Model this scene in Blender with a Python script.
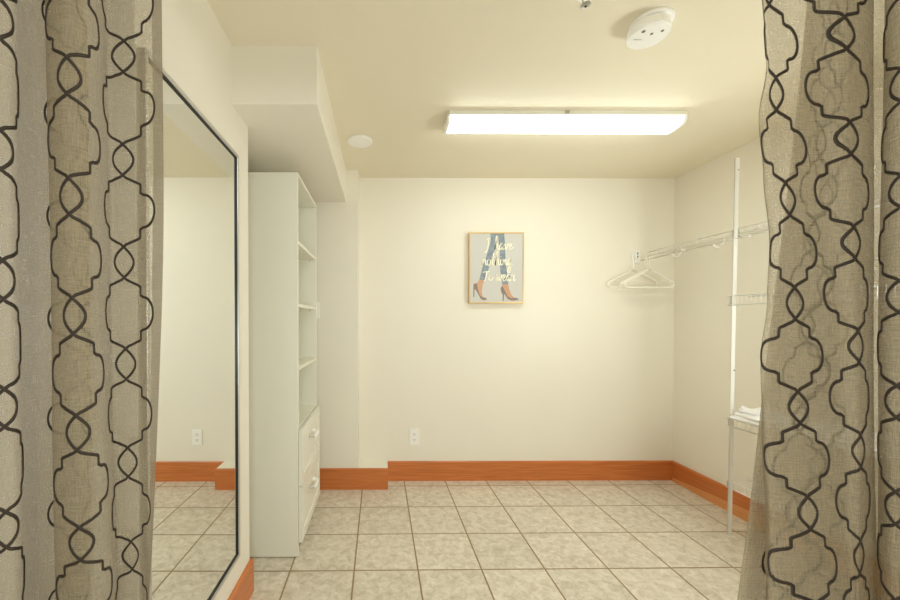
import bpy, bmesh, math, random
from mathutils import Vector, Matrix

random.seed(7)
for o in list(bpy.data.objects):
    bpy.data.objects.remove(o)
sc = bpy.context.scene
COL = sc.collection

# ------------------------------------------------------------------ camera
cam_d = bpy.data.cameras.new('camera')
cam = bpy.data.objects.new('camera', cam_d)
COL.objects.link(cam)
cam.location = (0, 0, 1.203)
cam.rotation_euler = (math.pi/2 - 0.0103, 0, -0.0056)
cam_d.sensor_width = 36
cam_d.lens = 36*375.3/900
cam_d.shift_x = (450-383.8)/900
cam_d.shift_y = (325.2-300)/900
cam_d.clip_start = 0.02
sc.camera = cam

# ------------------------------------------------------------------ world, lights, exposure
world = bpy.data.worlds.new('sky')
sc.world = world
world.use_nodes = True
bg = world.node_tree.nodes['Background']
bg.inputs[0].default_value = (0.85, 0.93, 1.0, 1)
bg.inputs[1].default_value = 0.26
sc.view_settings.view_transform = 'Standard'
sc.view_settings.look = 'None'
sc.view_settings.gamma = 1
sc.view_settings.use_curve_mapping = False
sc.view_settings.exposure = 0.05
sc.cycles.use_denoising = True
sc.cycles.max_bounces = 12
sc.cycles.diffuse_bounces = 8
sc.cycles.transparent_max_bounces = 16
sc.cycles.sample_clamp_indirect = 6


def area_light(name, loc, target, sx, sy, power, color):
    d = bpy.data.lights.new(name, 'AREA')
    d.shape = 'RECTANGLE'
    d.size, d.size_y = sx, sy
    d.energy = power
    d.color = color
    o = bpy.data.objects.new(name, d)
    COL.objects.link(o)
    o.location = loc
    o.rotation_euler = (Vector(target)-Vector(loc)).to_track_quat('-Z', 'Y').to_euler()
    return o


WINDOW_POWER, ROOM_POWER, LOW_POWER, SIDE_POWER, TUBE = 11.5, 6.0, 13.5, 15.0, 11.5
area_light('window_daylight', (-2.29, -0.3, 1.4), (0, -0.3, 1.4), 1.3, 1.2, WINDOW_POWER, (0.93, 0.97, 1.0))
area_light('bedroom_overhead_fill', (0.12, 0.1, 2.2), (0.5, 1.7, 0.6), 0.4, 0.4, ROOM_POWER, (0.945, 1.0, 0.945))  # unseen fill added to send front light through the doorway
area_light('bedroom_low_fill', (0.1, -0.5, 1.0), (0.5, 2.8, 0.8), 0.5, 0.5, LOW_POWER, (0.945, 1.0, 0.945))  # added low fill behind the camera, stands for no actual lamp
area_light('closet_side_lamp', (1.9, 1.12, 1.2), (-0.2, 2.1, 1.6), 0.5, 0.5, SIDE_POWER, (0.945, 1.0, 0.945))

H = 2.28


# ------------------------------------------------------------------ materials
def nodes_of(m):
    m.use_nodes = True
    nt = m.node_tree
    return nt, nt.nodes, nt.links, nt.nodes['Principled BSDF']


def lin(r, g, b):
    f = lambda c: (c/255/12.92) if c/255 <= 0.04045 else ((c/255+0.055)/1.055)**2.4
    return (f(r), f(g), f(b), 1)


def mat(name, col, rough=0.5, metal=0.0, noise=0.0, nscale=30, bump=0.0, spec=0.5):
    m = bpy.data.materials.new(name)
    nt, N, L, p = nodes_of(m)
    p.inputs['Roughness'].default_value = rough
    p.inputs['Metallic'].default_value = metal
    p.inputs['Specular IOR Level'].default_value = spec
    p.inputs['Base Color'].default_value = col
    if noise or bump:
        tc = N.new('ShaderNodeTexCoord')
        nz = N.new('ShaderNodeTexNoise')
        nz.inputs['Scale'].default_value = nscale
        nz.inputs['Detail'].default_value = 4
        L.new(tc.outputs['Object'], nz.inputs['Vector'])
        if noise:
            mx = N.new('ShaderNodeMix')
            mx.data_type = 'RGBA'
            mx.inputs[6].default_value = [c*(1-noise) for c in col[:3]]+[1]
            mx.inputs[7].default_value = [min(1, c*(1+noise)) for c in col[:3]]+[1]
            L.new(nz.outputs['Fac'], mx.inputs[0])
            L.new(mx.outputs[2], p.inputs['Base Color'])
        if bump:
            b = N.new('ShaderNodeBump')
            b.inputs['Strength'].default_value = bump
            b.inputs['Distance'].default_value = 0.002
            L.new(nz.outputs['Fac'], b.inputs['Height'])
            L.new(b.outputs['Normal'], p.inputs['Normal'])
    return m


M_wall = mat('cream_wall_paint', lin(237, 232, 220), 0.45, noise=0.015, nscale=3, bump=0.06, spec=0.35)
M_ceil = mat('cream_ceiling_paint', lin(232, 224, 203), 0.6, noise=0.015, nscale=2, bump=0.08, spec=0.3)
M_white = mat('white_melamine', lin(233, 231, 219), 0.35, noise=0.01, nscale=8)
M_plast = mat('white_plastic', lin(246, 245, 242), 0.35, noise=0.01, nscale=20)
M_hang = mat('ivory_hanger_plastic', lin(246, 243, 234), 0.3, noise=0.01, nscale=20)
M_wire = mat('white_coated_wire', lin(249, 248, 243), 0.35, noise=0.01, nscale=40)
M_silver = mat('brushed_silver', (0.62, 0.61, 0.59, 1), 0.35, 0.8, noise=0.05, nscale=60)
M_black = mat('shadow_gap_black', (0.012, 0.011, 0.01, 1), 0.5, noise=0.1)
M_dark = mat('dark_slot', (0.03, 0.028, 0.025, 1), 0.6, noise=0.1)
M_steel = mat('steel', (0.5, 0.5, 0.48, 1), 0.35, 1.0, noise=0.05)
M_mirror = mat('mirror_glass', (0.9, 0.92, 0.91, 1), 0.0, 1.0)
M_gold = mat('gold_frame', lin(222, 188, 120), 0.35, 0.55, noise=0.06, nscale=40)
M_paper = mat('pale_grey_canvas', lin(204, 202, 198), 0.7, noise=0.02, nscale=60)
M_foil = mat('cream_gold_foil', lin(255, 248, 222), 0.35, 0.0, noise=0.03, nscale=200)
M_skin = mat('painted_skin', lin(205, 160, 130), 0.7, noise=0.08, nscale=80)
M_shoe = mat('painted_grey_shoe', lin(140, 124, 118), 0.7, noise=0.15, nscale=80)
M_jean = mat('painted_denim', lin(134, 145, 155), 0.7, noise=0.6, nscale=45)
M_cloth = mat('white_cotton', lin(240, 239, 240), 0.9, noise=0.02, nscale=60, bump=0.3)
M_led = mat('dim_detector_button', lin(120, 112, 90), 0.5, noise=0.05)

M_diff = bpy.data.materials.new('lit_diffuser')
nt, N, L, p = nodes_of(M_diff)
p.inputs['Base Color'].default_value = lin(245, 244, 240)
p.inputs['Emission Color'].default_value = (0.945, 1.0, 0.925, 1)
p.inputs['Emission Strength'].default_value = TUBE

# wood
def wood(name, c1, c2):
    m = bpy.data.materials.new(name)
    nt, N, L, p = nodes_of(m)
    tc = N.new('ShaderNodeTexCoord')
    mp = N.new('ShaderNodeMapping')
    mp.inputs['Scale'].default_value = (3, 3, 60)
    nz = N.new('ShaderNodeTexNoise')
    nz.inputs['Scale'].default_value = 1.5
    nz.inputs['Detail'].default_value = 6
    cr = N.new('ShaderNodeValToRGB')
    cr.color_ramp.elements[0].color = c1
    cr.color_ramp.elements[1].color = c2
    cr.color_ramp.elements[0].position = 0.3
    cr.color_ramp.elements[1].position = 0.72
    L.new(tc.outputs['Object'], mp.inputs[0])
    L.new(mp.outputs[0], nz.inputs['Vector'])
    L.new(nz.outputs['Fac'], cr.inputs[0])
    L.new(cr.outputs[0], p.inputs['Base Color'])
    p.inputs['Roughness'].default_value = 0.32
    return m


M_wood = wood('orange_brown_wood', lin(186, 104, 50), lin(210, 126, 66))
M_wood2 = wood('pale_orange_wood', lin(206, 138, 80), lin(222, 156, 96))

# floor tiles
S = 0.3086
M_tile = bpy.data.materials.new('beige_floor_tile')
nt, N, L, p = nodes_of(M_tile)


def mth(op, a, b=None, c=None):
    n = N.new('ShaderNodeMath')
    n.operation = op
    for i, v in enumerate((a, b, c)):
        if v is None:
            continue
        if isinstance(v, (int, float)):
            n.inputs[i].default_value = v
        else:
            L.new(v, n.inputs[i])
    return n.outputs[0]


tc = N.new('ShaderNodeTexCoord')
sep = N.new('ShaderNodeSeparateXYZ')
L.new(tc.outputs['Object'], sep.inputs[0])
ux = mth('DIVIDE', sep.outputs[0], S)
uy = mth('DIVIDE', sep.outputs[1], S)
def edge(u):
    fr = mth('FRACT', mth('ADD', u, 0.5))
    return mth('MULTIPLY', mth('ABSOLUTE', mth('SUBTRACT', fr, 0.5)), S)   # distance to nearest joint
dist = mth('MINIMUM', edge(ux), edge(uy))
nzj = N.new('ShaderNodeTexNoise')
nzj.inputs['Scale'].default_value = 60
L.new(tc.outputs['Object'], nzj.inputs['Vector'])
dist = mth('ADD', dist, mth('MULTIPLY', mth('SUBTRACT', nzj.outputs['Fac'], 0.5), 0.0016))
mr = N.new('ShaderNodeMapRange')
mr.interpolation_type = 'SMOOTHSTEP'
mr.inputs['From Min'].default_value = 0.0026
mr.inputs['From Max'].default_value = 0.0050
L.new(dist, mr.inputs['Value'])
comb = N.new('ShaderNodeCombineXYZ')
L.new(mth('FLOOR', ux), comb.inputs[0])
L.new(mth('FLOOR', uy), comb.inputs[1])
wn = N.new('ShaderNodeTexWhiteNoise')
wn.noise_dimensions = '2D'
L.new(comb.outputs[0], wn.inputs['Vector'])
vm = N.new('ShaderNodeVectorMath')
vm.operation = 'MULTIPLY_ADD'
L.new(wn.outputs['Color'], vm.inputs[0])
vm.inputs[1].default_value = (9, 9, 9)
L.new(tc.outputs['Object'], vm.inputs[2])
n1 = N.new('ShaderNodeTexNoise')
n1.inputs['Scale'].default_value = 24
n1.inputs['Detail'].default_value = 10
n1.inputs['Roughness'].default_value = 0.72
n1.inputs['Distortion'].default_value = 0.6
L.new(vm.outputs[0], n1.inputs['Vector'])
cr = N.new('ShaderNodeValToRGB')
cr.color_ramp.elements[0].position = 0.33
cr.color_ramp.elements[0].color = lin(188, 177, 159)
cr.color_ramp.elements[1].position = 0.66
cr.color_ramp.elements[1].color = lin(231, 224, 212)
e = cr.color_ramp.elements.new(0.5)
e.color = lin(214, 204, 188)
L.new(n1.outputs['Fac'], cr.inputs[0])
hsv = N.new('ShaderNodeHueSaturation')
L.new(cr.outputs[0], hsv.inputs['Color'])
L.new(mth('MULTIPLY_ADD', wn.outputs['Value'], 0.09, 0.95), hsv.inputs['Value'])
mx = N.new('ShaderNodeMix')
mx.data_type = 'RGBA'
mx.inputs[6].default_value = lin(150, 127, 90)
L.new(mr.outputs[0], mx.inputs[0])
L.new(hsv.outputs[0], mx.inputs[7])
L.new(mx.outputs[2], p.inputs['Base Color'])
p.inputs['Roughness'].default_value = 0.42
p.inputs['Specular IOR Level'].default_value = 0.35
bp = N.new('ShaderNodeBump')
bp.inputs['Strength'].default_value = 0.5
bp.inputs['Distance'].default_value = 0.003
L.new(mth('ADD', mr.outputs[0], mth('MULTIPLY', n1.outputs['Fac'], 0.25)), bp.inputs['Height'])
L.new(bp.outputs['Normal'], p.inputs['Normal'])


# sheer curtain linen
def sheer(name, col, alpha):
    m = bpy.data.materials.new(name)
    m.use_nodes = True
    nt = m.node_tree
    N, L = nt.nodes, nt.links
    N.remove(N['Principled BSDF'])
    out = N['Material Output']
    tc = N.new('ShaderNodeTexCoord')
    nzs = []
    for sx, sz in ((30, 420), (420, 30)):
        mp = N.new('ShaderNodeMapping')
        mp.inputs['Scale'].default_value = (sx, sz, 1)
        nz = N.new('ShaderNodeTexNoise')
        nz.inputs['Scale'].default_value = 1
        nz.inputs['Detail'].default_value = 3
        L.new(tc.outputs['UV'], mp.inputs[0])
        L.new(mp.outputs[0], nz.inputs['Vector'])
        nzs.append(nz)
    ad = N.new('ShaderNodeMath')
    L.new(nzs[0].outputs['Fac'], ad.inputs[0])
    L.new(nzs[1].outputs['Fac'], ad.inputs[1])
    fac = N.new('ShaderNodeMapRange')
    fac.inputs['From Min'].default_value = 0.75
    fac.inputs['From Max'].default_value = 1.25
    fac.inputs['To Min'].default_value = max(0, alpha-0.14)
    fac.inputs['To Max'].default_value = min(1, alpha+0.14)
    L.new(ad.outputs[0], fac.inputs['Value'])
    df = N.new('ShaderNodeBsdfDiffuse')
    tl = N.new('ShaderNodeBsdfTranslucent')
    tr = N.new('ShaderNodeBsdfTransparent')
    df.inputs['Color'].default_value = col
    tl.inputs['Color'].default_value = col
    m1 = N.new('ShaderNodeMixShader')
    m1.inputs[0].default_value = 0.22
    L.new(df.outputs[0], m1.inputs[1])
    L.new(tl.outputs[0], m1.inputs[2])
    m2 = N.new('ShaderNodeMixShader')
    L.new(fac.outputs[0], m2.inputs[0])
    L.new(tr.outputs[0], m2.inputs[1])
    L.new(m1.outputs[0], m2.inputs[2])
    L.new(m2.outputs[0], out.inputs['Surface'])
    return m


M_sheer = sheer('sheer_linen', lin(178, 165, 139), 0.56)
M_hem = sheer('linen_hem', lin(158, 146, 126), 0.88)
M_thread = mat('dark_brown_thread', lin(52, 41, 31), 0.7, noise=0.25, nscale=400)


# ------------------------------------------------------------------ mesh helpers
def add_box(bm, x0, x1, y0, y1, z0, z1, bev=0.0, mi=0):
    r = bmesh.ops.create_cube(bm, size=1)
    vs = r['verts']
    bmesh.ops.transform(bm, matrix=Matrix.Translation(((x0+x1)/2, (y0+y1)/2, (z0+z1)/2)) @
                        Matrix.Diagonal((x1-x0, y1-y0, z1-z0, 1)), verts=vs)
    fs = set(f for v in vs for f in v.link_faces)
    for f in fs:
        f.material_index = mi
    if bev > 0:
        es = list(set(e for v in vs for e in v.link_edges))
        bmesh.ops.bevel(bm, geom=es, offset=bev, segments=2, affect='EDGES', profile=0.5)


def frame_at(t, ref=None):
    t = t.normalized()
    up = ref if ref is not None else (Vector((0, 0, 1)) if abs(t.z) < 0.9 else Vector((0, 1, 0)))
    a = t.cross(up).normalized()
    return a, a.cross(t).normalized()


def add_tube(bm, pts, r, seg=8, closed=False, caps=True):
    pts = [Vector(q) for q in pts]
    n = len(pts)
    rings = []
    prev = None
    for i, q in enumerate(pts):
        if closed:
            t = pts[(i+1) % n]-pts[i-1]
        else:
            t = pts[min(i+1, n-1)]-pts[max(i-1, 0)]
        t.normalize()
        if prev is None:
            a, b = frame_at(t)
        else:
            a = (prev-t*prev.dot(t))
            a = a.normalized() if a.length > 1e-6 else frame_at(t)[0]
            b = t.cross(a)
        prev = a
        rr = r[i] if isinstance(r, (list, tuple)) else r
        rings.append([bm.verts.new(q+(a*math.cos(2*math.pi*k/seg)+b*math.sin(2*math.pi*k/seg))*rr) for k in range(seg)])
    for i in range(n if closed else n-1):
        A, B = rings[i], rings[(i+1) % n]
        for k in range(seg):
            f = bm.faces.new((A[k], A[(k+1) % seg], B[(k+1) % seg], B[k]))
            f.smooth = True
    if caps and not closed:
        bm.faces.new(rings[0][::-1])
        bm.faces.new(rings[-1])


def add_lathe(bm, prof, cx, cy, seg=40):
    """prof: list of (radius, z), around a vertical axis"""
    rings = []
    for r, z in prof:
        if r < 1e-6:
            rings.append([bm.verts.new((cx, cy, z))])
        else:
            rings.append([bm.verts.new((cx+r*math.cos(2*math.pi*k/seg), cy+r*math.sin(2*math.pi*k/seg), z)) for k in range(seg)])
    for A, B in zip(rings, rings[1:]):
        for k in range(seg):
            k2 = (k+1) % seg
            if len(A) == 1 and len(B) == 1:
                continue
            if len(A) == 1:
                bm.faces.new((A[0], B[k], B[k2]))
            elif len(B) == 1:
                bm.faces.new((A[k], A[k2], B[0]))
            else:
                bm.faces.new((A[k], A[k2], B[k2], B[k]))


def add_prism(bm, prof, axis, a0, a1):
    """extrude a closed 2-D profile along an axis. axis 'x': prof=(y,z); 'y': prof=(x,z)"""
    def P(q, a):
        return (a, q[0], q[1]) if axis == 'x' else (q[0], a, q[1])
    A = [bm.verts.new(P(q, a0)) for q in prof]
    B = [bm.verts.new(P(q, a1)) for q in prof]
    n = len(prof)
    for i in range(n):
        bm.faces.new((A[i], A[(i+1) % n], B[(i+1) % n], B[i]))
    bm.faces.new(A[::-1])
    bm.faces.new(B)


def obj(name, bm, mats, parent=None, smooth=False, recalc=True):
    if recalc:
        bmesh.ops.recalc_face_normals(bm, faces=bm.faces[:])
    me = bpy.data.meshes.new(name)
    bm.to_mesh(me)
    bm.free()
    for m in (mats if isinstance(mats, (list, tuple)) else [mats]):
        me.materials.append(m)
    if smooth:
        for q in me.polygons:
            q.use_smooth = True
        me.set_sharp_from_angle(angle=math.radians(35))
    o = bpy.data.objects.new(name, me)
    COL.objects.link(o)
    if parent:
        o.parent = parent
        o.matrix_parent_inverse = Matrix.Translation(-Vector(parent.location)) if parent.type == 'EMPTY' and not any(parent.rotation_euler) else parent.matrix_basis.inverted()
    return o


def thing(name, label, cat, loc=(0, 0, 0), group=None):
    o = bpy.data.objects.new(name, None)
    COL.objects.link(o)
    o.location = loc
    o['label'] = label
    o['category'] = cat
    if group:
        o['group'] = group
    return o


def tag(o, label, cat, group=None):
    o['label'] = label
    o['category'] = cat
    if group:
        o['group'] = group
    return o


def struct(name, bm, m, label=None, cat=None):
    o = obj(name, bm, m)
    o['kind'] = 'structure'
    if label:
        o['label'] = label
        o['category'] = cat
    return o


def box_struct(name, m, *boxes, bev=0.0, label=None, cat=None):
    bm = bmesh.new()
    for b in boxes:
        add_box(bm, *b, bev=bev)
    return struct(name, bm, m, label, cat)


# ------------------------------------------------------------------ the room
XL, XR, YB = -0.586, 2.213, 2.829
TA, TX, TY = 0.0067, -0.133, 1.8005
bm = bmesh.new()
add_box(bm, -2.4, 2.7, -2.4, 2.95, -0.08, 0)
inv = (Matrix.Translation((TX, TY, 0)) @ Matrix.Rotation(TA, 4, 'Z')).inverted()
bmesh.ops.transform(bm, matrix=inv, verts=bm.verts[:])
o = struct('floor', bm, M_tile, 'beige mottled square tile floor with brown grout', 'floor')
o.location = (TX, TY, 0)
o.rotation_euler = (0, 0, TA)

box_struct('ceiling', M_ceil, (-2.4, 2.7, -2.4, 2.95, H, H+0.1), label='cream painted ceiling of the closet', cat='ceiling')
box_struct('wall_back', M_wall, (-0.2, 2.32, YB, YB+0.12, 0, H), label='cream back wall behind the framed picture', cat='wall')
box_struct('wall_right', M_wall, (XR, XR+0.11, 0.90, YB+0.01, 0, H), label='cream right wall behind the wire shelves', cat='wall')
box_struct('wall_left', M_wall, (-1.0, XL, 0.90, 1.656, 0, H), label='cream left wall carrying the long mirror', cat='wall')
box_struct('wall_alcove', M_wall, (-1.05, -0.92, 1.65, 2.75, 0, H), label='cream side wall of the alcove behind the cabinet', cat='wall')
box_struct('wall_bump', M_wall, (-1.05, -0.170, 2.684, 2.95, 0, H), label='cream wall projection at the far end of the cabinet', cat='wall')
box_struct('ceiling_soffit', M_wall, (-1.02, -0.252, 1.478, 2.70, 2.052, H+0.01), bev=0.003, label='boxed cream soffit dropped below ceiling above the cabinet', cat='soffit')
box_struct('wall_ledge', M_wall, (-0.19, 0.043, 2.684, YB+0.005, 0, 0.147), label='low cream ledge behind the stepped baseboard', cat='ledge')
box_struct('wall_front', M_wall, (1.45, 2.32, 0.90, 1.0, 0, H), (XL-0.01, 1.46, 0.90, 1.0, 2.14, H), (-2.4, -0.99, 0.90, 1.0, 0, H))

# bedroom on the camera's side of the curtains
box_struct('wall_outer_left', M_wall, (-2.42, -2.3, -2.4, -0.95, 0, H), (-2.42, -2.3, 0.35, 0.95, 0, H),
           (-2.42, -2.3, -0.95, 0.35, 0, 0.8), (-2.42, -2.3, -0.95, 0.35, 2.0, H))
box_struct('wall_outer_right', M_wall, (2.6, 2.72, -2.4, 0.95, 0, H), (2.3, 2.7, 0.90, 1.0, 0, H))
box_struct('wall_outer_back', M_wall, (-2.4, 2.7, -2.42, -2.3, 0, H))

BH = 0.146


def baseboard(name, prof_axis, prof, a0, a1, label, m=M_wood):
    bm = bmesh.new()
    add_prism(bm, prof, prof_axis, a0, a1)
    return struct(name, bm, m, label, 'baseboard')


def bprof(face, into, h=BH):
    """face = wall plane, into = signed thickness"""
    return [(face, 0), (face+into, 0), (face+into, h-0.006), (face+into*0.6, h), (face, h)]


baseboard('baseboard_back', 'x', bprof(YB, -0.014), 0.043, XR, 'orange brown wooden baseboard along the back wall')
baseboard('baseboard_ledge', 'x', bprof(2.684, -0.014, 0.15), -0.92, 0.045, 'orange brown stepped baseboard in front of the low ledge')
baseboard('baseboard_right', 'y', bprof(XR, -0.014), 1.0, YB-0.014, 'orange brown wooden baseboard along the right wall')
baseboard('baseboard_left', 'y', bprof(XL, 0.015), 1.0, 1.668, 'orange brown wooden baseboard under the mirror')
# a tapering pale shoe strip at the foot of the right baseboard
bm = bmesh.new()
q = []
for y, h in ((YB-0.02, 0.02), (2.25, 0.068), (1.03, 0.085)):
    q.append([bm.verts.new(v) for v in ((XR-0.013, y, 0), (XR-0.026, y, 0), (XR-0.019, y, h), (XR-0.013, y, h))])
for A, B in zip(q, q[1:]):
    for k in range(4):
        bm.faces.new((A[k], A[(k+1) % 4], B[(k+1) % 4], B[k]))
bm.faces.new(q[0])
bm.faces.new(q[-1][::-1])
struct('trim_1', bm, M_wood2, 'pale orange shoe strip at foot of the right baseboard', 'trim')

# ------------------------------------------------------------------ mirror
MY0, MY1, MZ0, MZ1 = 0.906, 1.493, 0.267, 1.858
mir = thing('wall_mirror', 'tall silver framed mirror hanging on the left wall', 'mirror', (XL, (MY0+MY1)/2, MZ0))
bm = bmesh.new()
fw = 0.013
X1 = XL+0.022
for b in ((MY0, MY1, MZ1-fw, MZ1), (MY0, MY1, MZ0, MZ0+fw), (MY0, MY0+fw, MZ0+fw, MZ1-fw), (MY1-fw, MY1, MZ0+fw, MZ1-fw)):
    add_box(bm, XL+0.001, X1, *b, bev=0.0015)
obj('frame', bm, M_silver, mir)
bm = bmesh.new()
g = 0.003
for b in ((MY0+fw, MY1-fw, MZ1-fw-g, MZ1-fw), (MY0+fw, MY1-fw, MZ0+fw, MZ0+fw+g), (MY0+fw, MY0+fw+g, MZ0+fw+g, MZ1-fw-g), (MY1-fw-g, MY1-fw, MZ0+fw+g, MZ1-fw-g)):
    add_box(bm, XL+0.002, X1-0.003, *b)
tag_o = obj('shadow_gap_strip', bm, M_black, mir)  # shade of the gap between frame and glass, built as a black strip
tag_o['label'] = 'black strip for the shadow gap inside the frame'
bm = bmesh.new()
add_box(bm, XL+0.002, XL+0.014, MY0+fw+g, MY1-fw-g, MZ0+fw+g, MZ1-fw-g)
obj('glass', bm, M_mirror, mir)

# ------------------------------------------------------------------ cabinet
CX0, CX1, CY0, CY1, CH = -0.825, -0.424, 1.9, 2.45, 1.953
cab = thing('shelf_cabinet', 'tall narrow white shelf cabinet with two drawers in the alcove', 'cabinet', ((CX0+CX1)/2, (CY0+CY1)/2, 0))
T = 0.018
for y in (CY0, CY1-T):
    bm = bmesh.new()
    add_box(bm, CX0, CX1, y, y+T, 0.005, CH-0.016, bev=0.001)
    obj('side_panel', bm, M_white, cab)
bm = bmesh.new()
add_box(bm, CX0, CX1+0.002, CY0-0.001, CY1+0.001, CH-0.016, CH, bev=0.001)
obj('top_panel', bm, M_white, cab)
bm = bmesh.new()
add_box(bm, CX0, CX0+0.006, CY0+T, CY1-T, 0.07, CH-0.016)
obj('back_panel', bm, M_white, cab)
for z in (1.600, 1.277, 0.950, 0.640):
    bm = bmesh.new()
    add_box(bm, CX0+0.006, CX1-0.004, CY0+T, CY1-T, z, z+0.018, bev=0.001)
    obj('shelf', bm, M_white, cab)
bm = bmesh.new()
add_box(bm, CX1-0.05, CX1-0.035, CY0+T, CY1-T, 0.0, 0.075)
obj('kickboard', bm, M_white, cab)
for z in (1.594, 1.271, 0.944):
    bm = bmesh.new()
    add_tube(bm, [(CX1-0.04, CY1-T, z), (CX1-0.04, CY1-T-0.008, z)], 0.0035, 10)
    obj('shelf_pin', bm, M_steel, cab, smooth=True)
for z0, z1 in ((0.363, 0.650), (0.075, 0.358)):
    bm = bmesh.new()
    X = CX1+0.002
    y0, y1 = CY0+0.004, CY1-0.004
    add_box(bm, X, X+0.010, y0, y1, z0, z1)
    r = 0.045
    for b in ((y0, y1, z1-r, z1), (y0, y1, z0, z0+r), (y0, y0+r, z0+r, z1-r), (y1-r, y1, z0+r, z1-r)):
        add_box(bm, X+0.009, X+0.018, *b, bev=0.0015)
    add_box(bm, CX0+0.03, X, CY0+0.03, CY1-0.03, z0+0.02, z1-0.04)
    d = obj('drawer', bm, M_white, cab)
    bm = bmesh.new()
    yc, zc = 2.19, z1-0.10
    pr = [(X+0.010+0.026*math.sin(a*math.pi/8), a) for a in range(9)]
    add_tube(bm, [(X+0.012, yc-0.055, zc), (X+0.034, yc-0.05, zc-0.003), (X+0.04, yc-0.03, zc-0.004), (X+0.04, yc+0.03, zc-0.004), (X+0.034, yc+0.05, zc-0.003), (X+0.012, yc+0.055, zc)], [0.012, 0.011, 0.010, 0.010, 0.011, 0.012], 10)
    hd = obj('handle', bm, M_plast, d, smooth=True)

# ------------------------------------------------------------------ plates on walls
def outlet(x, y, z, label):
    t = thing('wall_outlet', label, 'outlet', (x, y, z))
    bm = bmesh.new()
    add_box(bm, x-0.037, x+0.037, y-0.006, y-0.0002, z-0.060, z+0.060, bev=0.0025)
    obj('cover_plate', bm, M_plast, t)
    for dz in (0.021, -0.021):
        bm = bmesh.new()
        add_box(bm, x-0.017, x+0.017, y-0.0085, y-0.0055, z+dz-0.014, z+dz+0.014, bev=0.001)
        sk = obj('socket', bm, M_plast, t)
        for b in ((-0.0077, -0.0053, -0.001, 0.008), (0.0053, 0.0077, -0.001, 0.008), (-0.0025, 0.0025, -0.010, -0.005)):
            bm = bmesh.new()
            add_box(bm, x+b[0], x+b[1], y-0.0090, y-0.0080, z+dz+b[2], z+dz+b[3])
            obj('slot', bm, M_dark, sk)
    return t


outlet(0.246, YB, 0.330, 'white outlet plate on the back wall above the baseboard')
t = thing('light_switch', 'white light switch plate half hidden behind the shelf cabinet', 'switch', (-0.480, 2.684, 1.28))
bm = bmesh.new()
add_box(bm, -0.516, -0.444, 2.678, 2.6838, 1.222, 1.338, bev=0.0025)
obj('cover_plate', bm, M_plast, t)
bm = bmesh.new()
add_box(bm, -0.497, -0.463, 2.674, 2.6785, 1.247, 1.313, bev=0.0015)
obj('rocker', bm, M_plast, t)

# ------------------------------------------------------------------ ceiling things
# wraparound light
LX0, LX1 = 0.338, 1.572
lamp = thing('ceiling_light', 'long white lit wraparound ceiling light', 'ceiling light', ((LX0+LX1)/2, 2.0, H))
bm = bmesh.new()
add_box(bm, LX0+0.006, LX1-0.006, 1.920, 2.098, 2.258, H-0.0005, bev=0.002)
obj('tray', bm, M_white, lamp)
prof = [(1.934, 2.264), (1.937, 2.249), (1.948, 2.234), (1.966, 2.2255), (2.009, 2.2235), (2.050, 2.2255), (2.068, 2.234), (2.080, 2.249), (2.084, 2.264)]
bm = bmesh.new()
add_prism(bm, prof, 'x', LX0+0.014, LX1-0.014)
obj('diffuser', bm, M_diff, lamp, smooth=True)
for x0, x1 in ((LX0, LX0+0.014), (LX1-0.014, LX1)):
    bm = bmesh.new()
    pp = [(2.009+(y-2.009)*1.05, z-0.002 if z < 2.26 else 2.268) for y, z in prof]
    add_prism(bm, pp, 'x', x0, x1)
    obj('end_cap', bm, M_plast, lamp, smooth=True)
bm = bmesh.new()
add_box(bm, 0.936, 0.956, 1.914, 1.922, 2.262, 2.276, bev=0.001)
obj('latch', bm, M_steel, lamp)

# smoke detector
sx, sy = 0.958, 1.355
det = thing('smoke_detector', 'round white smoke detector on the ceiling near the light', 'smoke detector', (sx, sy, H))
bm = bmesh.new()
add_lathe(bm, [(0, H-0.0005), (0.068, H-0.0005), (0.069, H-0.008), (0.066, H-0.012), (0.058, H-0.013), (0.058, H-0.02), (0, H-0.02)], sx+0.012, sy+0.002)
obj('base', bm, M_plast, det, smooth=True)
bm = bmesh.new()
add_lathe(bm, [(0, H-0.019), (0.062, H-0.019), (0.064, H-0.023), (0.064, H-0.034), (0.067, H-0.036), (0.067, H-0.049), (0.063, H-0.054), (0.052, H-0.056), (0, H-0.0565)], sx, sy)
obj('body', bm, M_plast, det, smooth=True)
for px_, py_, r in ((-0.036, -0.028, 0.006), (0.0, -0.018, 0.005), (0.028, -0.032, 0.005)):
    bm = bmesh.new()
    add_lathe(bm, [(0, H-0.055), (r, H-0.055), (r, H-0.0575), (0, H-0.0578)], sx+px_, sy+py_, 14)
    obj('indicator', bm, M_led, det)['label'] = 'small dark indicator dot'
bm = bmesh.new()
add_box(bm, sx-0.045, sx-0.015, sy+0.010, sy+0.0115, H-0.0570, H-0.055)
obj('slot', bm, M_led, det)

# round cover plate
bm = bmesh.new()
add_lathe(bm, [(0, H-0.0005), (0.074, H-0.0005), (0.075, H-0.006), (0.070, H-0.011), (0.05, H-0.0135), (0, H-0.0145)], -0.130, 2.25)
tag(obj('cover_plate', bm, M_plast, smooth=True), 'small round white blank cover on the ceiling beside the soffit', 'ceiling cover')

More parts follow.
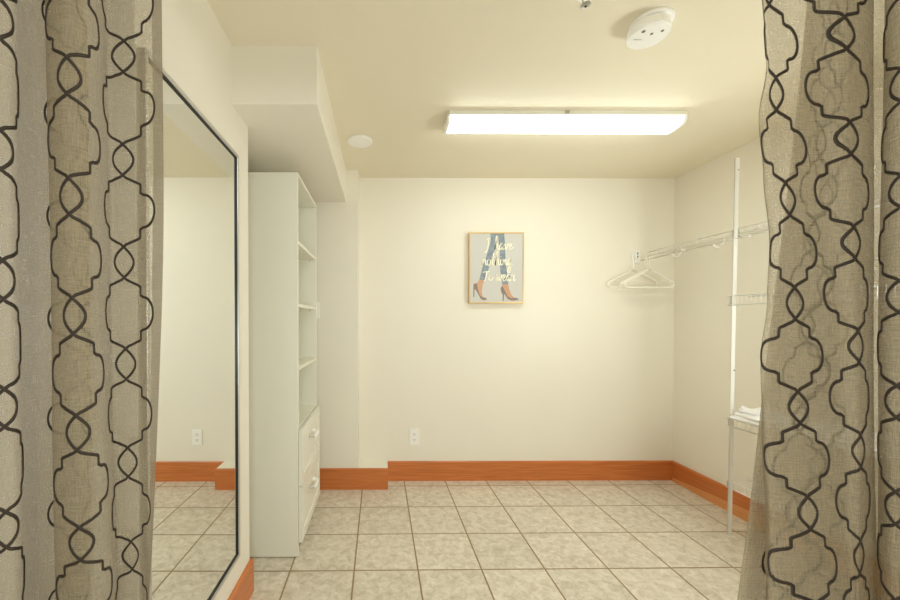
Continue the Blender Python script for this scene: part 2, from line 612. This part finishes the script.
# sprinkler
qx, qy = 0.668, 1.236
spr = thing('fire_sprinkler', 'small metal fire sprinkler head at the top edge of the photo', 'sprinkler', (qx, qy, H))
bm = bmesh.new()
add_lathe(bm, [(0, H-0.0005), (0.032, H-0.0005), (0.030, H-0.006), (0.012, H-0.010), (0.009, H-0.016), (0, H-0.016)], qx, qy, 28)
obj('escutcheon', bm, M_plast, spr, smooth=True)
bm = bmesh.new()
for s in (-1, 1):
    add_tube(bm, [(qx+s*0.006, qy, H-0.014), (qx+s*0.011, qy, H-0.022), (qx+s*0.009, qy, H-0.032), (qx+s*0.002, qy, H-0.039)], 0.0018, 8)
add_tube(bm, [(qx, qy, H-0.036), (qx, qy, H-0.046)], 0.003, 10)
obj('yoke', bm, M_steel, spr, smooth=True)
bm = bmesh.new()
n = 24
add_lathe(bm, [(0.005, H-0.043), (0.0155, H-0.041), (0.0155, H-0.0425), (0.005, H-0.0455)], qx, qy, 24)
obj('deflector', bm, M_steel, spr, smooth=True)
bm = bmesh.new()
add_lathe(bm, [(0, H-0.0455), (0.004, H-0.0458), (0.0035, H-0.0475), (0, H-0.048)], qx, qy, 14)
obj('screw', bm, M_dark, spr, smooth=True)

# ------------------------------------------------------------------ framed picture
PX0, PX1, PZ0, PZ1 = 0.650, 1.060, 1.338, 1.865
pic = thing('framed_picture', 'gold framed picture of striding legs in heels with script lettering', 'picture', ((PX0+PX1)/2, YB, PZ0))
PT = 0.036
bm = bmesh.new()
w = 0.008
for b in ((PX0, PX1, PZ1-w, PZ1), (PX0, PX1, PZ0, PZ0+w), (PX0, PX0+w, PZ0+w, PZ1-w), (PX1-w, PX1, PZ0+w, PZ1-w)):
    add_box(bm, b[0], b[1], YB-PT, YB-0.001, b[2], b[3], bev=0.001)
obj('frame', bm, M_gold, pic)
cy = YB-PT+0.004
bm = bmesh.new()
add_box(bm, PX0+w, PX1-w, cy, YB-0.004, PZ0+w, PZ1-w)
obj('canvas', bm, M_paper, pic)


def art(cxp, cyp):
    """picture coordinates: 0..342 right, 0..450 down"""
    return (PX0+w+(PX1-PX0-2*w)*(cxp-105)/342, PZ1-w-(PZ1-PZ0-2*w)*(cyp-60)/450)


def add_poly(bm, pts, y, mi=0):
    vs = [bm.verts.new((art(*q)[0], y, art(*q)[1])) for q in pts]
    f = bm.faces.new(vs)
    f.material_index = mi
    r = bmesh.ops.extrude_face_region(bm, geom=[f])
    for v in r['geom']:
        if isinstance(v, bmesh.types.BMVert):
            v.co.y += 0.0006
    bmesh.ops.triangulate(bm, faces=[q for q in bm.faces if len(q.verts) > 4])


bm = bmesh.new()
y = cy-0.0008
add_poly(bm, [(236, 61), (285, 61), (283, 110), (268, 160), (247, 215), (226, 290), (197, 368), (166, 362), (183, 290), (212, 205), (232, 140), (240, 100)], y, 0)
add_poly(bm, [(284, 61), (325, 61), (331, 120), (333, 180), (336, 250), (344, 310), (353, 390), (315, 395), (302, 310), (297, 240), (298, 170), (290, 110)], y, 0)
add_poly(bm, [(150, 386), (166, 362), (195, 367), (187, 400), (181, 440), (186, 470), (208, 484), (190, 488), (168, 466), (156, 425)], y, 1)
add_poly(bm, [(313, 405), (317, 394), (352, 390), (358, 420), (372, 460), (395, 484), (372, 490), (348, 472), (328, 430)], y, 1)
y2 = cy-0.0012
add_poly(bm, [(127, 396), (134, 388), (150, 386), (156, 424), (168, 464), (186, 480), (206, 480), (215, 492), (198, 498), (176, 490), (155, 452), (140, 425), (134, 428), (133, 476), (127, 476)], y2, 2)
add_poly(bm, [(304, 420), (308, 408), (315, 404), (329, 430), (348, 471), (372, 486), (400, 480), (422, 488), (418, 494), (378, 500), (350, 490), (330, 458), (326, 462), (323, 502), (316, 502), (318, 460), (308, 445)], y2, 2)
bmesh.ops.recalc_face_normals(bm, faces=bm.faces[:])
obj('painted_legs', bm, [M_jean, M_skin, M_shoe], pic)


def spline(pts, n=10):
    out = []
    P = [pts[0]]+list(pts)+[pts[-1]]
    for i in range(1, len(P)-2):
        p0, p1, p2, p3 = P[i-1], P[i], P[i+1], P[i+2]
        for k in range(n):
            t = k/n
            out.append(tuple(0.5*((2*b)+(-a+c)*t+(2*a-5*b+4*c-d)*t*t+(-a+3*b-3*c+d)*t**3) for a, b, c, d in zip(p0, p1, p2, p3)))
    out.append(pts[-1])
    return out


# handwriting strokes in x-height units (y down, baseline 0)
G = {
 'I': ([[(.55, -2.6), (.5, -1.6), (.3, -.6), (.0, .05), (-.3, -.1)], [(.2, -2.3), (.5, -2.6), (.9, -2.65)]], .9),
 'h': ([[(0, 0), (.3, -1.2), (.5, -2.1), (.35, -2.2), (.2, -1.2), (.05, 0), (.3, -.75), (.6, -.95), (.65, -.4), (.75, -.02), (1.0, -.2)]], 1.0),
 'a': ([[(.75, -.85), (.35, -.95), (.05, -.4), (.25, 0), (.6, -.4), (.78, -.9), (.7, -.2), (.85, 0), (1.05, -.2)]], 1.05),
 'v': ([[(0, -.75), (.2, -.9), (.3, -.3), (.4, 0), (.7, -.6), (.75, -.95), (1.0, -.85)]], .95),
 'e': ([[(0, -.35), (.45, -.5), (.6, -.85), (.3, -.95), (.1, -.45), (.3, 0), (.7, -.15), (.9, -.4)]], .85),
 'n': ([[(0, -.8), (.15, -.9), (.15, 0), (.35, -.7), (.65, -.92), (.7, -.4), (.78, 0), (1.0, -.25)]], 1.0),
 'o': ([[(.5, -.95), (.1, -.7), (.1, -.15), (.45, 0), (.75, -.45), (.5, -.95), (.75, -.75), (1.0, -.8)]], .95),
 't': ([[(.4, -1.9), (.3, -1.0), (.2, -.2), (.4, 0), (.7, -.25)], [(.0, -1.15), (.7, -1.25)]], .7),
 'i': ([[(.15, -.9), (.1, -.3), (.25, 0), (.5, -.25)], [(.22, -1.35), (.25, -1.28)]], .5),
 'g': ([[(.7, -.85), (.35, -.95), (.08, -.4), (.3, -.02), (.65, -.5), (.75, -.9), (.68, .3), (.4, 1.1), (.05, .9), (.4, .3), (1.0, -.2)]], 1.0),
 'T': ([[(0, -1.9), (.5, -2.05), (1.3, -2.05)], [(.75, -2.0), (.6, -1.0), (.45, 0), (.15, .1)]], 1.1),
 'w': ([[(0, -.8), (.15, -.9), (.2, -.3), (.35, 0), (.65, -.75), (.7, -.2), (.9, 0), (1.2, -.6), (1.2, -.95), (1.45, -.8)]], 1.4),
 'r': ([[(0, -.7), (.25, -1.0), (.35, -.8), (.7, -.85), (.6, -.3), (.75, 0), (1.05, -.25)]], 1.0),
}


def write(bm, text, x, y, sx_, sy_, yy):
    for ch in text:
        if ch == ' ':
            x += 0.8*sx_
            continue
        strokes, adv = G[ch]
        for st in strokes:
            pts = spline([(x+a*sx_, y+b*sy_) for a, b in st], 8)
            for i in range(len(pts)-1):
                pass
            L_, R_ = [], []
            for i, q in enumerate(pts):
                a = pts[max(0, i-1)]
                b = pts[min(len(pts)-1, i+1)]
                dx, dy = b[0]-a[0], b[1]-a[1]
                l = math.hypot(dx, dy) or 1
                hw = 2.3+1.1*abs(dy)/l
                nx, ny = -dy/l*hw, dx/l*hw
                A = art(q[0]+nx, q[1]+ny)
                B = art(q[0]-nx, q[1]-ny)
                L_.append(bm.verts.new((A[0], yy, A[1])))
                R_.append(bm.verts.new((B[0], yy, B[1])))
            for i in range(len(pts)-1):
                bm.faces.new((L_[i], L_[i+1], R_[i+1], R_[i]))
        x += adv*sx_


bm = bmesh.new()
yl = cy-0.0022
write(bm, 'I', 208, 182, 30, 34, yl)
write(bm, 'have', 264, 166, 30, 40, yl)
write(bm, 'nothing', 182, 268, 32, 42, yl)
write(bm, 'To', 188, 366, 34, 27, yl)
write(bm, 'wear', 274, 370, 29, 42, yl)
r = bmesh.ops.extrude_face_region(bm, geom=bm.faces[:])
for v in r['geom']:
    if isinstance(v, bmesh.types.BMVert):
        v.co.y += 0.0008
o = obj('lettering', bm, M_foil, pic)
o['label'] = 'cream script lettering reading I have nothing To wear'

# ------------------------------------------------------------------ wire shelves
SX, SW = 1.973, XR-0.004          # front lip and wall side


def wire_shelf(name, label, y0, y1, z, lip, group, step=0.0254, wr=0.0017, SX=SX):
    t = thing(name, label, 'wire shelf', ((SX+SW)/2, (y0+y1)/2, z), group)
    bm = bmesh.new()
    n = int((y1-y0)/step)
    for k in range(n+1):
        y = y0+0.004+(y1-y0-0.008)*k/n
        add_tube(bm, [(SW, y, z), (SX+0.004, y, z), (SX, y, z-0.003), (SX, y, z-lip)], wr, 6)
    obj('deck_wires', bm, M_wire, t)
    bm = bmesh.new()
    for x, zz in ((SX-0.002, z-0.001), (SX-0.002, z-lip), (SW-0.003, z-0.003), ((SX+SW)/2, z-0.004)):
        add_tube(bm, [(x, y0, zz), (x, y1, zz)], 0.0036, 8)
    obj('long_rails', bm, M_wire, t, smooth=True)
    for y in (y0+0.06, y1-0.10):
        bm = bmesh.new()
        add_box(bm, SW-0.012, XR-0.0005, y-0.008, y+0.008, z-0.012, z+0.008, bev=0.001)
        obj('wall_clip', bm, M_plast, t)
    return t


SXU = 2.003
up = wire_shelf('wire_shelf', 'topmost white wire shelf with hanging rod on the right wall', 1.985, YB-0.012, 1.722, 0.030, 'white wire closet shelves', 0.042, 0.0012, SXU)
RX, RZ = 1.960, 1.660
bm = bmesh.new()
add_tube(bm, [(RX, 1.30, RZ), (RX, YB-0.006, RZ)], 0.0055, 12)
obj('hanging_rod', bm, M_wire, up, smooth=True)
for y in (2.50, 2.19):
    bm = bmesh.new()
    pts = [(SXU, y, 1.692), (SXU+0.004, y, 1.672), (RX+0.034, y, 1.655), (RX+0.024, y, 1.641), (RX+0.006, y, 1.636), (RX-0.012, y, 1.642), (RX-0.016, y, 1.654)]
    add_tube(bm, spline(pts, 5), 0.0032, 8)
    obj('rod_hook', bm, M_plast, up, smooth=True)
for y, zz in ((2.66, 1.722), (2.35, 1.722), (2.06, 1.722), (2.0, 1.695), (2.0, RZ)):
    bm = bmesh.new()
    xx = RX if zz == RZ else SXU-0.002
    add_tube(bm, [(xx, y-0.008, zz), (xx, y+0.008, zz)], 0.0075 if zz == RZ else 0.006, 10)
    obj('joint_cap', bm, M_plast, up, smooth=True)
bm = bmesh.new()
add_box(bm, 1.905, 1.945, YB-0.014, YB-0.0005, 1.640, 1.735, bev=0.002)
add_tube(bm, [(1.897, YB-0.001, 1.672), (1.897, YB-0.04, 1.672), (1.897, YB-0.044, 1.680)], 0.004, 8)
add_box(bm, 1.889, 1.904, YB-0.008, YB-0.0005, 1.600, 1.735, bev=0.002)
br = obj('end_bracket', bm, M_plast, up)
bm = bmesh.new()
for z in (1.682, 1.706):
    add_box(bm, 1.920, 1.928, YB-0.0155, YB-0.0135, z, z+0.014)
obj('bracket_slots', bm, M_dark, br)
wire_shelf('wire_shelf', 'white wire shelf continuing the top shelf toward the right curtain', 1.20, 1.978, 1.722, 0.030, 'white wire closet shelves', 0.042, 0.0012, SXU)
wire_shelf('wire_shelf', 'empty white wire shelf at eye height below the hanging rod', 1.20, 2.125, 1.347, 0.052, 'white wire closet shelves')
wire_shelf('wire_shelf', 'white wire shelf carrying the folded white linen', 1.20, 2.125, 0.652, 0.042, 'white wire closet shelves')
wire_shelf('wire_shelf', 'lowest white wire shelf just above the right baseboard', 1.20, 2.125, 0.300, 0.040, 'white wire closet shelves')

pole = thing('shelf_pole', 'slim white upright pole supporting the wire shelves', 'pole', (1.945, 2.093, 0))
bm = bmesh.new()
pa, pb = Vector((1.960, 2.093, 0.0)), Vector((1.984, 2.093, 2.113))
add_tube(bm, [pa, pb], 0.0105, 14)
obj('tube', bm, M_wire, pole, smooth=True)
for z in (1.722, 1.347, 0.652, 0.300):
    bm = bmesh.new()
    xx = pa.x+(pb.x-pa.x)*z/2.113
    lp = 0.052 if z > 1 else 0.042
    add_box(bm, xx-0.004, (SXU if z > 1.5 else SX)+0.005, 2.100, 2.113, z-lp+0.004, z-0.004, bev=0.002)
    o = obj('clamp', bm, M_steel, pole)
    o['label'] = 'grey metal clamp'
f = Vector((1.9827, 2.0815, 2.045))
for f in (f, Vector((1.9705, 2.0815, 0.93))):
    bm = bmesh.new()
    add_tube(bm, [f, f+Vector((0, 0.004, 0))], 0.003, 8)
    obj('pin_hole', bm, M_dark, pole)

# ------------------------------------------------------------------ folded linen on the shelf
def linen(name, z0, layers, label):
    t = thing(name, label, 'linen', (2.05, 1.75, z0))
    for li, (x0, x1, y0, y1, za, zb, seed) in enumerate(layers):
        bm = bmesh.new()
        nx, ny = 26, 44
        rnd = random.Random(seed)
        ph = [rnd.uniform(0, 6.28) for _ in range(6)]
        top, bot = {}, {}
        for i in range(nx+1):
            for j in range(ny+1):
                u, v = i/nx, j/ny
                x = x0+(x1-x0)*u+0.006*math.sin(9*v+ph[0])
                y = y0+(y1-y0)*v+0.010*math.sin(6*u+ph[1])
                ed = min(u, 1-u)*(x1-x0)
                ed2 = min(v, 1-v)*(y1-y0)
                rr = 0.014
                k = min(1, ed/rr)
                k2 = min(1, ed2/rr)
                rnd_e = math.sqrt(max(0, 1-(1-k)**2))*math.sqrt(max(0, 1-(1-k2)**2))
                wv = 0.0065*math.sin(26*v+5*u+ph[2])+0.005*math.sin(15*u-11*v+ph[3])+0.003*math.sin(47*v-9*u+ph[4])
                mid = (za+zb)/2
                th = (zb-za)/2
                top[i, j] = bm.verts.new((x, y, mid+th*rnd_e+wv*(0.35 if li == 0 else 1)*rnd_e))
                bot[i, j] = bm.verts.new((x, y, mid-th*rnd_e)) if 0 < i < nx and 0 < j < ny else top[i, j]
        for i in range(nx):
            for j in range(ny):
                bm.faces.new((top[i, j], top[i+1, j], top[i+1, j+1], top[i, j+1]))
                q = [bot[i, j], bot[i, j+1], bot[i+1, j+1], bot[i+1, j]]
                if len(set(q)) == 4 and any(b is not a for a, b in zip([top[i, j], top[i, j+1], top[i+1, j+1], top[i+1, j]], q)):
                    try:
                        bm.faces.new(q)
                    except ValueError:
                        pass
        o = obj('fold', bm, M_cloth, t, smooth=True)
    return t


linen('folded_linen', 0.654, [
    (1.930, 2.185, 1.45, 2.078, 0.657, 0.684, 3),
    (1.938, 2.175, 1.46, 2.07, 0.680, 0.707, 5),
    (1.965, 2.165, 1.48, 2.055, 0.702, 0.725, 8)], 'crumpled folded white linen lying on the second lowest wire shelf')

# ------------------------------------------------------------------ hangers
def hanger_pts():
    hw, drop, r = 0.184, 0.128, 0.022
    body = []
    # triangle with rounded lower corners, in local x (width), z (down from neck)
    def arc(cx_, cz_, rad, a0, a1, n=8):
        return [(cx_+rad*math.cos(a0+(a1-a0)*k/n), cz_+rad*math.sin(a0+(a1-a0)*k/n)) for k in range(n+1)]
    sl = math.atan2(drop-2*r*0.6, hw)
    body += [(0, 0.0)]
    body += [(0.012, -0.003)]
    body += arc(hw-r, -drop+r, r, math.pi/2-sl*0.9, -math.pi/2)
    body += [(0, -drop)]
    body += arc(-hw+r, -drop+r, r, -math.pi/2, -3*math.pi/2+sl*0.9)
    body += [(-0.012, -0.003)]
    return body


def make_hanger(label):
    t = thing('clothes_hanger', label, 'hanger', (0, 0, 0), 'white plastic hangers')
    bm = bmesh.new()
    add_tube(bm, [(x, 0, z) for x, z in hanger_pts()], 0.0060, 8, closed=True)
    obj('body', bm, M_hang, t, smooth=True)
    bm = bmesh.new()
    hook = [(0, 0, 0), (0, 0, 0.024), (0, 0, 0.046), (0.002, 0, 0.060)]
    for k in range(11):
        a = math.radians(200-k*22)
        hook.append((0.020+0.018*math.cos(a)-0.001, 0, 0.078+0.017*math.sin(a)))
    add_tube(bm, hook, 0.0036, 8)
    obj('hook', bm, M_hang, t, smooth=True)
    for s in (-1, 1):
        bm = bmesh.new()
        add_tube(bm, [(s*0.112, 0, -0.066), (s*0.110, 0, -0.078), (s*0.119, 0, -0.083), (s*0.124, 0, -0.078)], 0.0028, 6)
        obj('notch', bm, M_hang, t, smooth=True)
    return t


def dup(root, label):
    r = root.copy()
    COL.objects.link(r)
    r['label'] = label
    for ch in root.children:
        c = ch.copy()
        COL.objects.link(c)
        c.parent = r
    return r


h1 = make_hanger('frontmost white plastic hanger on the hanging rod')
h2 = dup(h1, 'white plastic hanger directly behind the frontmost one on the rod')
h3 = dup(h1, 'white plastic hanger on the rod nearest the back wall')
h4 = dup(h1, 'cream plastic hanger furthest left, flat against back wall on the bracket')
hook_dx, hook_top = 0.019, 0.0915
for h, (x, y, rz, z) in zip((h1, h2, h3, h4), (
        (RX, 2.715, 0.04, RZ), (RX, 2.738, 0.04, RZ), (RX, 2.761, 0.04, RZ), (1.897, 2.797, 0.0, 1.6695))):
    # inside of the hook rests on the rod
    a = rz
    h.rotation_euler = (0, 0, a)
    zz = z+0.0092-hook_top-0.0 if h is not h4 else z+0.008-hook_top
    h.location = (x-hook_dx*math.cos(a), y-hook_dx*math.sin(a), zz)

# ------------------------------------------------------------------ curtains
F, CXP, CZ, K = 375.3, 381.7, 1.203, 0.93


class Sheet:
    def __init__(self, ctrl, ztop, zbot, flare=0.0, wob=0.0, edge=None):
        self.edge = edge
        self.c, self.ztop, self.zbot, self.flare, self.wob = ctrl, ztop, zbot, flare, wob
        self.n = len(ctrl)
        N_ = 1600
        self.tab = [0.0]
        prev = self.raw(0, 1.2)
        for k in range(1, N_+1):
            q = self.raw((self.n-1)*k/N_, 1.2)
            self.tab.append(self.tab[-1]+(q-prev).length)
            prev = q
        self.N_ = N_
        self.len = self.tab[-1]

    def cp(self, i, z):
        i = max(0, min(self.n-1, i))
        a, b, c, d = self.c[i]
        # quadratic through heights 1.9 / 1.2 / 0.6
        za, zb, zc = 1.851, 1.2, 0.642
        zz = max(0.35, min(2.05, z))
        px = (a*(zz-zb)*(zz-zc)/((za-zb)*(za-zc))+b*(zz-za)*(zz-zc)/((zb-za)*(zb-zc))+c*(zz-za)*(zz-zb)/((zc-za)*(zc-zb)))
        px += self.wob*math.sin(7.5*z+1.7*i)
        d *= K
        dd = d+self.flare*max(0, (1.2-z)/0.6)**1.3
        if self.edge and i < 3:
            px += self.edge_at(z)*(1, 1, 0.45)[i]
        return Vector(((px-CXP)*dd/F, dd, z))

    def edge_at(self, z):
        e = self.edge
        for (z0, v0), (z1, v1) in zip(e, e[1:]):
            if z1 <= z <= z0:
                f = (z0-z)/(z0-z1)
                f = f*f*(3-2*f)
                return v0+(v1-v0)*f
        return e[0][1] if z > e[0][0] else e[-1][1]

    def raw(self, t, z):
        i = int(min(self.n-2, max(0, math.floor(t))))
        f = t-i
        a, b, c, d = (self.cp(i+k, z) for k in (-1, 0, 1, 2))
        return 0.5*((2*b)+(c-a)*f+(2*a-5*b+4*c-d)*f*f+(3*b-a-3*c+d)*f**3)

    def s_of(self, t):
        k = t/(self.n-1)*self.N_
        i = int(min(self.N_-1, math.floor(k)))
        return self.tab[i]+(self.tab[i+1]-self.tab[i])*(k-i)

    def t_of(self, s):
        s = max(0, min(self.len, s))
        lo, hi = 0, self.N_
        while hi-lo > 1:
            m = (lo+hi)//2
            if self.tab[m] <= s:
                lo = m
            else:
                hi = m
        f = (s-self.tab[lo])/max(1e-9, self.tab[hi]-self.tab[lo])
        return (lo+f)*(self.n-1)/self.N_

    def at(self, s, z):
        return self.raw(self.t_of(s), z)


P_V = 0.24*K


def motif(kmin, kmax, zc):
    """list of (h, z) for one strand; zc = centre of an oval"""
    pts = []
    o_h, o_w = 0.036*K, 0.021*K
    for k in range(kmin, kmax):
        z0 = zc+k*P_V
        sg = 1 if k % 2 == 0 else -1
        # oval on side sg, then quatrefoil on side -sg ... strands swap sides at every crossing
        for i in range(11):
            v = -o_h+2*o_h*i/10
            pts.append((sg*o_w*math.cos(math.pi/2*v/o_h), z0+v))
        L_ = P_V-2*o_h
        q = [(a*K, b*K) for a, b in ((0.006, 0.006), (0.034, 0.020), (0.036, 0.023), (0.036, 0.041), (0.043, 0.046))]
        half = L_/2
        m = 12
        for i in range(1, m+1):
            th = math.pi/2*i/m
            q.append(((0.043+0.025*math.sin(th))*K, half-(half-0.046*K)*math.cos(th)))
        for h, t in q:
            pts.append((-sg*h, z0+o_h+t))
        for h, t in reversed(q[:-1]):
            pts.append((-sg*h, z0+o_h+L_-t))
        # next oval is on side -sg? the strand crosses again -> side sg of the next k
    return pts


def densify(p, step=0.003):
    out = [p[0]]
    for a, b in zip(p, p[1:]):
        l = math.hypot(b[0]-a[0], b[1]-a[1])
        n = max(1, int(l/step))
        for k in range(1, n+1):
            out.append((a[0]+(b[0]-a[0])*k/n, a[1]+(b[1]-a[1])*k/n))
    return out


def curtain(name, label, sh, cols, hem_at, zrod):
    t = thing(name, label, 'curtain', (sh.at(sh.len/2, 1.0).x, sh.at(sh.len/2, 1.0).y, 0), 'sheer patterned curtains')
    bm = bmesh.new()
    uv = bm.loops.layers.uv.new('UVMap')
    ns, nz = int(sh.len/0.006), 90
    grid = []
    for j in range(nz+1):
        z = sh.zbot+(sh.ztop-sh.zbot)*j/nz
        grid.append([bm.verts.new(sh.at(sh.len*i/ns, z)) for i in range(ns+1)])
    for j in range(nz):
        for i in range(ns):
            f = bm.faces.new((grid[j][i], grid[j][i+1], grid[j+1][i+1], grid[j+1][i]))
            f.smooth = True
            sm = sh.len*(i+0.5)/ns
            hem = sm < 0.024 if hem_at == 'start' else sm > sh.len-0.024
            f.material_index = 2 if hem else 0
            for lp, (a, b) in zip(f.loops, ((i, j), (i+1, j), (i+1, j+1), (i, j+1))):
                lp[uv].uv = (sh.len*a/ns, sh.zbot+(sh.ztop-sh.zbot)*b/nz)
    # embroidery: thin raised ribbons stitched into both faces of the cloth
    for tcol, zc, wd in cols:
        zc = CZ+(zc-CZ)*K
        s0 = sh.s_of(tcol)
        k0 = int((sh.zbot-zc)/P_V)-1
        k1 = int((sh.ztop-zc)/P_V)+2
        for sgn in (1, -1):
            strand = densify([(h*sgn, z) for h, z in motif_signed(k0, k1, zc)])
            seg = []
            for h, z in strand+[(99, 0)]:
                s = s0+h
                if h < 90 and 0.004 < s < sh.len-0.004 and sh.zbot+0.02 < z < sh.ztop-0.02:
                    seg.append((s, z))
                else:
                    if len(seg) > 3:
                        ribbon(bm, sh, seg, wd)
                    seg = []
    body = obj('sheer_panel', bm, [M_sheer, M_thread, M_hem], t, recalc=False)
    return t


def motif_signed(k0, k1, zc):
    return motif(k0, k1, zc)


def ribbon(bm, sh, seg, wd):
    prev = None
    n = len(seg)
    for i, (s, z) in enumerate(seg):
        a, b = seg[max(0, i-1)], seg[min(n-1, i+1)]
        ds, dz = b[0]-a[0], b[1]-a[1]
        l = math.hypot(ds, dz) or 1
        hw = wd*(0.75+0.45*abs(ds)/l)*0.5
        ns_, nz_ = -dz/l*hw, ds/l*hw
        e = 0.002
        c = sh.at(s, z)
        tu = (sh.at(min(sh.len, s+e), z)-sh.at(max(0, s-e), z)).normalized()
        nrm = tu.cross(Vector((0, 0, 1))).normalized()
        A = sh.at(max(0, min(sh.len, s+ns_)), z+nz_)
        B = sh.at(max(0, min(sh.len, s-ns_)), z-nz_)
        off = nrm*0.0011
        cur = [bm.verts.new(A+off), bm.verts.new(c+off*1.5), bm.verts.new(B+off), bm.verts.new(B-off), bm.verts.new(c-off*1.5), bm.verts.new(A-off)]
        if prev:
            for k in range(6):
                f = bm.faces.new((prev[k], prev[(k+1) % 6], cur[(k+1) % 6], cur[k]))
                f.material_index = 1
                f.smooth = True
        prev = cur


ZR = 2.13
left = Sheet([
    (-95, -95, -95, 0.80), (-62, -62, -62, 0.74), (-22, -22, -18, 0.70), (6, 5, 8, 0.70), (21, 20, 22, 0.73), (25, 26, 27, 0.81),
    (44, 46, 44, 0.88), (80, 84, 80, 0.91), (88, 90, 88, 0.88), (60, 62, 64, 0.83), (50, 53, 55, 0.785),
    (70, 74, 82, 0.758), (98, 100, 108, 0.80), (110, 112, 116, 0.875), (122, 121, 128, 0.885), (140, 138, 140, 0.89),
    (152, 150, 146, 0.885), (165, 162, 150, 0.88)], ZR, 0.012, flare=0.045, wob=0.6)
curtain('left_curtain'.replace('left_', ''), 'sheer cream curtain with dark looped embroidery in front of the mirror, at left', left,
        [(3.0, 1.28, 0.0052), (7.0, 1.33, 0.0046), (11.0, 1.214, 0.0052), (14.3, 1.342, 0.0044)], 'end', ZR)
right = Sheet([
    (763, 767, 767, 0.90), (762, 772, 775, 0.868), (770, 798, 818, 0.862), (811, 838, 856, 0.872), (843, 861, 867, 0.862), (872, 874, 878, 0.905), (868, 873, 878, 0.965),
    (838, 825, 815, 0.985), (806, 780, 755, 0.965), (803, 776, 751, 0.978), (812, 800, 790, 0.995), (868, 870, 872, 1.0), (920, 920, 920, 0.995), (962, 962, 962, 0.98), (940, 940, 940, 0.955), (892, 890, 892, 0.935),
    (885, 884, 886, 0.895), (905, 905, 905, 0.85), (935, 935, 935, 0.87), (945, 945, 945, 0.95), (990, 990, 990, 0.93)], ZR, 0.012, flare=-0.02, wob=0.8,
    edge=[(1.95, -1), (1.76, 2), (1.65, -6), (1.53, -1), (1.376, 5), (1.25, 2), (1.12, -5), (0.96, -3), (0.75, 3), (0.5, 6)])
curtain('curtain', 'sheer taupe curtain with dark looped embroidery covering the shelf ends, at right', right,
        [(2.0, 1.245, 0.0056), (4.0, 1.145, 0.0056), (7.3, 1.19, 0.005), (10.4, 1.06, 0.005), (12.3, 1.12, 0.005), (16.9, 1.26, 0.0055)], 'start', ZR)

rod = thing('curtain_rod', 'dark metal curtain rod above the doorway carrying the curtains', 'curtain rod', (0.35, 0.80, 2.135))
bm = bmesh.new()
add_tube(bm, [(-0.95, 0.80, ZR+0.012), (1.75, 0.80, ZR+0.012)], 0.012, 16)
obj('rail', bm, M_steel, rod, smooth=True)
for x in (-0.93, 1.73):
    bm = bmesh.new()
    add_tube(bm, [(x, 0.80, ZR+0.012), (x, 0.8995, ZR+0.012)], 0.008, 10)
    add_tube(bm, [(x, 0.89, ZR+0.012), (x, 0.8995, ZR+0.012)], 0.022, 16)
    obj('bracket', bm, M_steel, rod, smooth=True)
